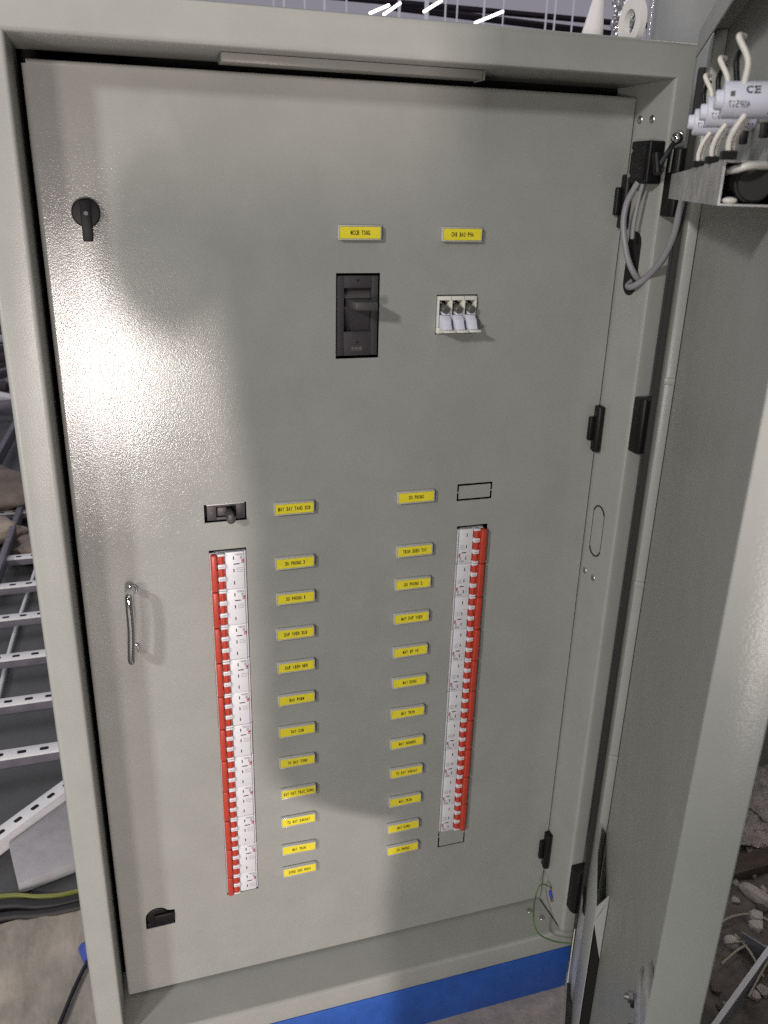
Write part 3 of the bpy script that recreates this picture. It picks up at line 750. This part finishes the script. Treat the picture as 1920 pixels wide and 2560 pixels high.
# ------------------------------------------------------------------ on top of the cabinet
TOP = 1.3587
mb = MB(); mb.cyl((.6620, .10, TOP), (.6730, .105, TOP + .075), .0155, M['cone'], r1=.0040, n=28)
tag(mb.build('nozzle_cone', None, 60), 'white plastic nozzle cone standing on top of the cabinet', 'nozzle')
mb = MB()
b = bmesh.new(); n = 40; R0, R1, Wd = .0270, .0140, .008
rg = []
for k in range(n):
    a = 2 * PI * k / n; c_, s_ = math.cos(a), math.sin(a)
    rg.append([b.verts.new((c_ * r_, y_, s_ * r_)) for r_, y_ in ((R0, 0), (R0, Wd), (R1, Wd), (R1, 0))])
for k in range(n):
    for j in range(4): b.faces.new((rg[k][j], rg[k][(j + 1) % 4], rg[(k + 1) % n][(j + 1) % 4], rg[(k + 1) % n][j]))
bmesh.ops.recalc_face_normals(b, faces=b.faces[:])
b.transform(Matrix.Translation((.698, .075, TOP + .027)) @ Matrix.Rotation(math.radians(-93), 4, 'Z'))
mb._add(b, M['tape'])
tag(mb.build('tape_roll', None, 40), 'white tape roll standing on edge on top of the cabinet', 'tape roll')
mb = MB(); mb.lump((.735, .150, TOP + .045), .013, .02, .045, M['foil'], 4, .35, 4, 2.4)
tag(mb.build('crumpled_film', None, 0), 'shiny crumpled clear film behind the white tape roll', 'plastic film')
# neighbouring wrapped cabinet
t = thing('wrapped_panel', 'grey green panel wrapped in clear film standing behind the right corner', 'panel', (1.25, .5, FLOOR))
mb = MB(); mb.box(.918, 1.6, .36, .385, FLOOR, 2.0, M['neigh'], .004); mb.build('body', t)
mb = MB()
def wr(u, v):
    x = .903 + u * .70; z = .9 + v * 1.1
    return Vector((x, .351 + .006 * noise.noise(Vector((x * 9, z * 5, 1))) + .004 * noise.noise(Vector((x * 25, z * 9, 5))), z))
mb.quadgrid(wr, 60, 60, M['film2']); mb.box(.903, .909, .350, .358, .9, 2.0, M['film'], .002)
mb.build('wrapping', t, 80)

# ------------------------------------------------------------------ hall
def plane(name, x0, x1, y0, y1, z, m, kind='structure'):
    b = bmesh.new(); vs = [b.verts.new(p_) for p_ in ((x0, y0, z), (x1, y0, z), (x1, y1, z), (x0, y1, z))]; b.faces.new(vs)
    mb = MB(); mb._add(b, m); return tag(mb.build(name, None, 0), kind=kind)
plane('floor', -14, 16, -6, 24, FLOOR - .0005, M['floor'])
plane('dusty_floor', -.03, 1.0, -.6, .10, FLOOR + .0035, M['dusty'])
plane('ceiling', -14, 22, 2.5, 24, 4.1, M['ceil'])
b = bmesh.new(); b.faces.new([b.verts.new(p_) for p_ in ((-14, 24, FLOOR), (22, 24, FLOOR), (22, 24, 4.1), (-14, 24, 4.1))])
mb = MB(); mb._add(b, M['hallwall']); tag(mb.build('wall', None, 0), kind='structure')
mb = MB(); mb.box(0.5, 9, 11.9, 12.1, 3.545, 3.590, M['beam']); tag(mb.build('roof_purlin', None, 0), 'long dark purlin crossing under the roof above the cabinet', 'beam', 'dark roof beams')
mb = MB(); mb.tube([(4.3, 12.5, 3.60), (8.2, 12.0, 3.40)], .05, M['beam'], n=6, sub=1); tag(mb.build('roof_brace', None, 0), 'dark slanting brace below the purlin above the white nozzle', 'beam', 'dark roof beams')
rods = [(2.128, .7), (2.248, 1), (2.491, .8), (2.723, 1.1), (2.986, .8), (3.635, 1.4), (3.979, 2.2), (4.22, .9), (4.371, .8), (4.723, 1.1), (4.98, .7), (5.565, .9), (5.687, .9), (5.935, .8)]
proto = None
for i, (x, k) in enumerate(rods):
    if proto is None:
        mb = MB(); mb.cyl((0, 0, 0), (0, 0, 1.55), .013, M['rod'], n=8); proto = o = mb.build('hanger_rod', None, 60)
        tag(o, None, 'rod', 'thin white rods hanging from the roof')
    else: o = proto.copy(); COL.objects.link(o)
    o.location = (x, 10.0, 2.55); o.scale = (k, k, 1)
    o['label'] = 'thin white rod hanging from the roof in the row above the cabinet top'
    if k > 2: o['label'] = 'thickest white rod hanging from the roof, between the lamp tubes'
    if i == 0: o['label'] = 'leftmost white rod hanging from the roof above the cabinet top'
for a, c, lab in (((2.987, 9.018), (3.038, 8.516), 'lit lamp tube hanging leftmost above the cabinet top'), ((3.143, 9.017), (3.11, 8.369), 'lit lamp tube close beside the leftmost one'),
                  ((4.217, 9.04), (4.219, 8.316), 'long lit lamp tube furthest right over the cabinet top'), ((3.479, 8.678), (3.443, 8.078), 'short lit lamp tube beside the thickest hanging rod')):
    mb = MB(); mb.cyl((a[0], a[1], 2.9), (c[0], c[1], 2.9), .014, M['tube'], n=12)
    tag(mb.build('tube_lamp', None, 60), lab, 'lamp', 'lit fluorescent tubes in the hall')

# left: cable ladder, strut, slab, cables, paper, sacks
t = thing('cable_ladder', 'white cable ladder with slotted rungs lying on the floor left of the cabinet', 'cable ladder', (-.5, 1.5, FLOOR))
mb = MB(); mb.box(.30, .33, .70, 3.4, FLOOR, FLOOR + .09, M['rung'], .002); mb.build('side_rail', t)
mb = MB(); mb.box(-1.03, -1.0, .70, 3.4, FLOOR, FLOOR + .09, M['rung'], .002); mb.build('side_rail', t)
for y in (.885, 1.115, 1.350, 1.600, 1.835, 2.070, 2.54, 3.003):
    mb = MB(); yw = .038
    mb.box(-1.0, .30, y - yw / 2, y + yw / 2, -.084, -.080, M['rung'], .0008)
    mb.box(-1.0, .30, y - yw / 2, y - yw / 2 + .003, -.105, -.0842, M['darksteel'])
    x = -.98
    while x < .28:
        mb.prism([(x + .0 + a_, y + c_) for a_, c_ in ((0, -.004), (.003, -.006), (.017, -.006), (.020, -.004), (.020, .004), (.017, .006), (.003, .006), (0, .004))], -.0802, -.0797, M['gap'], 'z')
        x += .05
    mb.build('rung', t)
def slotted(name, p0, p1, wd, label, cat, hgt=.03):
    p0, p1 = Vector(p0), Vector(p1); L_ = (p1 - p0).length
    mb = MB(); mb.box(0, L_, -wd / 2, wd / 2, -.003, 0, M['rung'], .0006); mb.box(0, L_, -wd / 2, -wd / 2 + .003, -hgt, -.0032, M['rung'])
    x = .015
    while x < L_ - .03:
        mb.prism([(x + a_, c_) for a_, c_ in ((0, -.003), (.003, -.005), (.015, -.005), (.018, -.003), (.018, .003), (.015, .005), (.003, .005), (0, .003))], .0001, .0005, M['gap'], 'z'); x += .043
    d_ = (p1 - p0).normalized(); q = Vector((1, 0, 0)).rotation_difference(d_).to_matrix().to_4x4()
    mb.bm.transform(Matrix.Translation(p0) @ q)
    return tag(mb.build(name, None, 40), label, cat)
slotted('slotted_strut', (-.42, .470, -.103), (.03, .880, -.082), .036, 'white slotted strut lying slantwise across the grey foam slab', 'strut', .035)
mb = MB(); mb.box(-.01, .01, 0, .95, 0, .045, M['darksteel'], .001); mb.bm.transform(Matrix.Translation((-.375, 1.85, -.10)) @ Matrix.Rotation(math.radians(-2.2), 4, 'Z'))
tag(mb.build('dark_strut', None, 40), 'dark steel strut lying lengthwise over the far ladder rungs', 'strut', 'dark struts on the floor')
mb = MB(); mb.box(-.012, .012, 0, .95, 0, .06, M['darksteel'], .001); mb.bm.transform(Matrix.Translation((-.505, 3.2, -.10)) @ Matrix.Rotation(math.radians(-3), 4, 'Z'))
tag(mb.build('dark_strut', None, 40), 'dark steel strut further back, beyond the brown sacks', 'strut', 'dark struts on the floor')
mb = MB(); mb.tube([(-.265, 2.05, -.12), (-.30, 1.55, -.125), (-.31, 1.2, -.125)], .006, M['rung'], n=8); tag(mb.build('thin_pipe', None, 60), 'thin pale pipe lying under the ladder rungs', 'pipe')
mb = MB(); mb.prism([(-.228, .611), (-.118, .718), (.02, .66), (-.060, .545), (-.097, .518), (-.200, .488)], FLOOR + .003, FLOOR + .030, M['foam'], 'z', .002)
tag(mb.build('foam_slab', None, 40), 'grey foam slab on the dark floor under the slanting strut', 'slab')
for nm, pts, r_, mm, lab in (
    ('cable', [(-.9, .55, -.128), (-.45, .50, -.128), (-.235, .484, -.1285), (-.16, .462, -.1285), (-.09, .456, -.1285), (.1, .48, -.128)], .0050, 'ygcable', 'yellow green earth cable on the floor, behind the black ones'),
    ('cable', [(-.9, .51, -.1275), (-.45, .475, -.1275), (-.233, .458, -.1275), (-.159, .436, -.1275), (-.089, .433, -.1275), (.1, .45, -.1275)], .0110, 'blackcable', 'thick black cable beside the yellow green one'),
    ('cable', [(-.9, .47, -.1295), (-.45, .44, -.1295), (-.230, .430, -.1295), (-.165, .418, -.1295), (-.092, .416, -.1295), (.1, .43, -.1295)], .0095, 'blackcable', 'black cable along the edge of the crumpled paper')):
    mb = MB(); mb.tube(pts, r_, M[mm], n=12); tag(mb.build(nm, None, 60), lab, 'cable', 'cables across the floor left of the cabinet')
mb = MB()
def paper(u, v):
    x = -.75 + u * .80; y = -.10 + v * (.515 + .012 * noise.noise(Vector((u * 14, 0, 0))))
    z = FLOOR + .006 + .005 * (noise.noise(Vector((x * 9, y * 6, 0))) + .8 * noise.noise(Vector((x * 24, y * 15, 3))) + 1) + .007 * max(0, v - .9) * 10 * abs(noise.noise(Vector((x * 22, 7, 1))))
    return Vector((x, y, z))
mb.quadgrid(paper, 150, 110, M['card'])
tag(mb.build('kraft_paper', None, 80), 'crumpled brown paper sheet on the floor at the foot of the cabinet', 'paper')
mb = MB(); mb.cyl((-.0760, .318, -.129), (-.060, .268, -.127), .0115, M['bluetool'], n=16, bev=.003); mb.cyl((-.0700, .299, -.1285), (-.050, .24, -.126), .006, M['black'], n=12)
tag(mb.build('screwdriver', None, 50), 'blue handled tool peeping out beside the cabinet foot', 'tool')
mb = MB(); mb.tube([(-.045, .32, -.122), (-.067, .277, -.121), (-.088, .228, -.121), (-.112, .158, -.121), (-.15, .05, -.121)], .0036, M['blackcable'], n=10)
tag(mb.build('thin_cable', None, 60), 'thin dark cable lying on the brown paper by the cabinet foot', 'cable')
for i, (c, sx, sy, sz, mm, lab) in enumerate((((-.56, 2.72, -.06), .30, .22, .10, 'sack', 'brown cloth sack on the floor beyond the ladder rungs'), ((-.52, 2.36, -.09), .19, .10, .06, 'sack2', 'pale beige sack in front of the brown one'), ((-.18, 2.2, -.10), .17, .14, .05, 'sack', 'flat brown sack half hidden behind the cabinet edge'))):
    mb = MB(); mb.lump(c, sx, sy, sz, M[mm], i + 1, .28, 4, 1.8)
    tag(mb.build('sack', None, 80), lab, 'sack', 'sacks on the floor')
rr = random.Random(11)
for i in range(16):
    y = 4.2 + i * .22; x = -.62 - (y - 4.2) * .10 + rr.uniform(-.10, .05); a = rr.uniform(-60, 60); L_ = rr.uniform(.35, .8)
    mm = ['darksteel', 'rung', 'beam', 'darksteel'][i % 4]
    mb = MB(); mb.box(-L_ / 2, L_ / 2, -.025, .025, 0, .05, M[mm], .002)
    mb.bm.transform(Matrix.Translation((x, y, FLOOR + .03 + .10 * rr.random())) @ Matrix.Rotation(math.radians(a), 4, 'Z') @ Matrix.Rotation(math.radians(rr.uniform(-8, 8)), 4, 'Y'))
    tag(mb.build('steel_bar', None, 40), ('pale' if mm == 'rung' else 'dark') + ' steel bar in the jumbled heap far behind the left edge', 'bar', 'heap of steel bars in the far left')

# right: rubble
mb = MB()
def rub(u, v):
    x = .78 + u * 1.6; y = -.55 + v * 1.6
    k = noise.noise(Vector((x * 7, y * 7, 1))) + .6 * noise.noise(Vector((x * 19, y * 19, 4))) + .35 * noise.noise(Vector((x * 45, y * 45, 7)))
    return Vector((x, y, FLOOR + .006 + .012 * (k + 1) * min(1, u * 14) * min(1, (1 - u) * 8)))
mb.quadgrid(rub, 150, 150, M['brownrubble'])
tag(mb.build('rubble', None, 60), 'brown earth and rubble on the floor right of the open door', 'rubble', kind='stuff')
mb = MB(); mb.lump((1.46, .32, -.12), .16, .15, .05, M['rubble'], 2, .3, 5, 3.0); tag(mb.build('mortar_lump', None, 60), 'pale pinkish lump of crumbly mortar by the right edge', 'rubble lump', 'rubble pieces by the open door')
mb = MB(); mb.lump((1.34, .235, -.125), .10, .075, .03, M['rubble'], 6, .35, 5, 3.0); tag(mb.build('mortar_lump', None, 60), 'smaller crumbly mortar lump just above the brown timber', 'rubble lump', 'rubble pieces by the open door')
mb = MB(); mb.box(-.16, .22, -.022, .022, 0, .035, M['wood'], .003); mb.bm.transform(Matrix.Translation((1.255, .130, -.132)) @ Matrix.Rotation(math.radians(2), 4, 'Z'))
tag(mb.build('timber_offcut', None, 40), 'dark brown timber offcut lying in the rubble', 'timber')
for c, s_, sd, lab in (((1.205, .060, -.112), (.016, .036, .013), 1, 'long white stone standing out in the rubble'), ((1.268, .052, -.118), (.014, .016, .012), 5, 'small white stone by the right picture edge'), ((1.085, -.020, -.118), (.013, .016, .012), 3, 'small pale stone against the door edge')):
    mb = MB(); mb.lump(c, *s_, M['stone'], sd, .2, 3, 1.6, rot=.35); tag(mb.build('stone', None, 60), lab, 'stone', 'pale stones in the rubble')
t = thing('steel_channel', 'blue grey steel channel piece lying on the rubble at lower right', 'channel', (1.0, -.1, FLOOR))
mb = MB(); mb.box(0, .24, 0, .0025, 0, .045, M['boxgrey']); mb.box(0, .24, .0026, .055, 0, .0025, M['boxgrey']); mb.box(.2375, .24, .0026, .055, .0026, .045, M['boxgrey']); mb.box(0, .24, -.001, .008, .0452, .0470, M['rung'])
mb.bm.transform(Matrix.Translation((.905, -.185, FLOOR + .012)) @ Matrix.Rotation(math.radians(27), 4, 'Z')); mb.build('profile', t)
for i in range(9):
    rr2 = random.Random(40 + i); x, y = 1.02 + rr2.uniform(0, .2), -.13 + rr2.uniform(0, .17); a = rr2.uniform(0, PI); l = rr2.uniform(.03, .08)
    mb = MB(); mb.tube([(x - l * math.cos(a), y - l * math.sin(a), -.108), (x, y, -.100), (x + l * math.cos(a), y + l * math.sin(a), -.110)], .0022, M['straw'], n=6)
    tag(mb.build('straw', None, 60), 'pale straw stalk strewn on the rubble near the steel channel', 'straw', 'straw stalks on the rubble')
mb = MB(); mb.box(1.40, 1.75, .40, .43, -.11, -.08, M['rung'], .002); tag(mb.build('white_batten', None, 40), 'white batten end at the right edge behind the mortar', 'batten')
for i in range(60):
    rr2 = random.Random(90 + i); x, y = .95 + rr2.random() * .5, -.16 + rr2.random() * .40; s_ = rr2.uniform(.004, .014)
    mb = MB(); mb.lump((x, y, FLOOR + .022), s_, s_ * 1.2, s_ * .8, M[['rubble', 'brownrubble', 'stone', 'brownrubble'][i % 4]], i, .5, 1, 1.8)
    tag(mb.build('rubble_chip', None, 0), 'small chip of rubble on the ground beside the open door', 'rubble chip', 'rubble chips on the ground')

# ------------------------------------------------------------------ light
world = bpy.data.worlds.new('World'); sc.world = world; world.use_nodes = True
bg = world.node_tree.nodes['Background']; bg.inputs[0].default_value = (0.80, 0.80, 0.84, 1); bg.inputs[1].default_value = 0.05
def look(o, p):
    d_ = Vector(p) - o.location; o.rotation_euler = d_.to_track_quat('-Z', 'Y').to_euler()
def area(name, loc, aim, sx, sy, e, col):
    l = bpy.data.lights.new(name, 'AREA'); l.shape = 'RECTANGLE'; l.size = sx; l.size_y = sy; l.energy = e; l.color = col
    o = bpy.data.objects.new(name, l); COL.objects.link(o); o.location = loc; look(o, aim); return o
# hall tubes, upper left in front of the cabinet
area('hall_tube_light', (-3.1, -2.9, 2.85), (.35, .07, .6), .35, .35, 112, (1.0, 0.99, 0.95))
# general light of the high hall roof
area('hall_roof_light', (.6, -1.8, 3.9), (.4, .2, .2), 4.0, 2.5, 20, (0.97, 0.98, 1.0))
area('hall_roof_light', (-1.6, 3.0, 3.8), (-.6, 2.0, 0), 3.0, 3.0, 50, (0.95, 0.95, 1.0))
area('hall_roof_light', (2.2, .6, 2.6), (1.2, .1, 0), .8, .8, 12, (1.0, 0.9, 0.82))
lo = area('left_lamp', (-1.65, -2.95, .80), (.2, .07, .62), .40, .40, 37, (1.0, 0.92, 0.86)).data
def beam(l):
    l.use_nodes = True; nt = l.node_tree; em = nt.nodes['Emission']; geo = nt.nodes.new('ShaderNodeNewGeometry')
    si = nt.nodes.new('ShaderNodeSeparateXYZ'); sp_ = nt.nodes.new('ShaderNodeSeparateXYZ')
    nt.links.new(geo.outputs['Incoming'], si.inputs[0]); nt.links.new(geo.outputs['Position'], sp_.inputs[0])
    return nt, em, si.outputs, sp_.outputs
def mths(nt):
    def f(op, a, b_=None):
        n = nt.nodes.new('ShaderNodeMath'); n.operation = op
        for i, v in enumerate((a, b_)):
            if v is None: continue
            if isinstance(v, (int, float)): n.inputs[i].default_value = v
            else: nt.links.new(v, n.inputs[i])
        return n.outputs[0]
    return f
nt2, em2, I2, P2 = beam(lo); mt = mths(nt2)
xa = mt('ADD', mt('MULTIPLY', mt('DIVIDE', I2[0], I2[1]), mt('SUBTRACT', -.95, P2[1])), P2[0])
mx2 = nt2.nodes.new('ShaderNodeMapRange'); mx2.interpolation_type = 'SMOOTHSTEP'; mx2.inputs[1].default_value = -.02; mx2.inputs[2].default_value = .09; mx2.inputs[3].default_value = 1.0; mx2.inputs[4].default_value = 0.08  # beam masked as if the unmodelled photographer blocked it toward the open door
nt2.links.new(xa, mx2.inputs[0]); nt2.links.new(mx2.outputs[0], em2.inputs['Color'])
# warm work lamp behind the photographer, whose shadow is masked into its beam, no figure modelled; it is mirrored in the paint
LP = Vector((-.03, -2.6, .46))
so = area('work_lamp', LP, (-.03, .07, .62), .24, .56, 40, (1.0, 0.895, 0.85)); sp = so.data
sp.use_nodes = True; nt = sp.node_tree; N = nt.nodes; L = nt.links
em = N['Emission']; geo = N.new('ShaderNodeNewGeometry')
sI = N.new('ShaderNodeSeparateXYZ'); L.new(geo.outputs['Incoming'], sI.inputs[0])
sP = N.new('ShaderNodeSeparateXYZ'); L.new(geo.outputs['Position'], sP.inputs[0])
def mth(op, a, b_=None):
    n = N.new('ShaderNodeMath'); n.operation = op
    for i, v in enumerate((a, b_)):
        if v is None: continue
        if isinstance(v, (int, float)): n.inputs[i].default_value = v
        else: L.new(v, n.inputs[i])
    return n.outputs[0]
dy = mth('SUBTRACT', D, sP.outputs[1])
hx = mth('ADD', mth('MULTIPLY', mth('DIVIDE', sI.outputs[0], sI.outputs[1]), dy), sP.outputs[0])    # where the ray meets the panel
hz = mth('ADD', mth('MULTIPLY', mth('DIVIDE', sI.outputs[2], sI.outputs[1]), dy), sP.outputs[2])
zn = mth('DIVIDE', mth('SUBTRACT', hz, 0.0), 1.4)
cv = N.new('ShaderNodeFloatCurve'); L.new(zn, cv.inputs['Value'])
pts = [(0.0, .4300), (.08, .4280), (.245, .425), (.262, .395), (.285, .345), (.32, .290), (.37, .245), (.43, .232), (.6, .226), (.83, .214), (1.0, .195), (1.13, .183), (1.32, .165), (1.4, .160)]
c = cv.mapping.curves[0]
while len(c.points) < len(pts): c.points.new(.5, .5)
for pnt, (z_, x_) in zip(c.points, pts): pnt.location = (z_ / 1.4, x_); pnt.handle_type = 'AUTO'
cv.mapping.update()
sz = N.new('ShaderNodeMapRange'); sz.interpolation_type = 'SMOOTHSTEP'; sz.inputs[1].default_value = 1.10; sz.inputs[2].default_value = 1.37; sz.inputs[3].default_value = 0.0; sz.inputs[4].default_value = 1.25  # beam lifted toward the top to brighten the upper frame
L.new(hz, sz.inputs[0])
df = mth('SUBTRACT', cv.outputs[0], hx)
mr = N.new('ShaderNodeMapRange'); mr.interpolation_type = 'SMOOTHSTEP'; mr.inputs[1].default_value = -.030; mr.inputs[2].default_value = .030; mr.inputs[3].default_value = 0.0; mr.inputs[4].default_value = 1.0
L.new(df, mr.inputs[0])
ex = mth('DIVIDE', mth('SUBTRACT', hx, .140), .085); ez = mth('DIVIDE', mth('SUBTRACT', hz, 1.120), .120)      # beam dimmed in the shape of a raised hand with phone
rr_ = mth('SQRT', mth('ADD', mth('MULTIPLY', ex, ex), mth('MULTIPLY', ez, ez)))
hd = N.new('ShaderNodeMapRange'); hd.interpolation_type = 'SMOOTHSTEP'; hd.inputs[1].default_value = .55; hd.inputs[2].default_value = 1.15; hd.inputs[3].default_value = .12; hd.inputs[4].default_value = 1.0
L.new(rr_, hd.inputs[0])
L.new(mth('MAXIMUM', mth('MULTIPLY', mr.outputs[0], hd.outputs[0]), sz.outputs[0]), em.inputs['Color'])

# ------------------------------------------------------------------ render
sc.view_settings.view_transform = 'Standard'; sc.view_settings.look = 'None'; sc.view_settings.exposure = 0; sc.view_settings.gamma = 1
sc.render.engine = 'CYCLES'
sc.cycles.max_bounces = 8; sc.cycles.transparent_max_bounces = 12
sc.cycles.use_denoising = False
sc.cycles.sample_clamp_indirect = 2.0
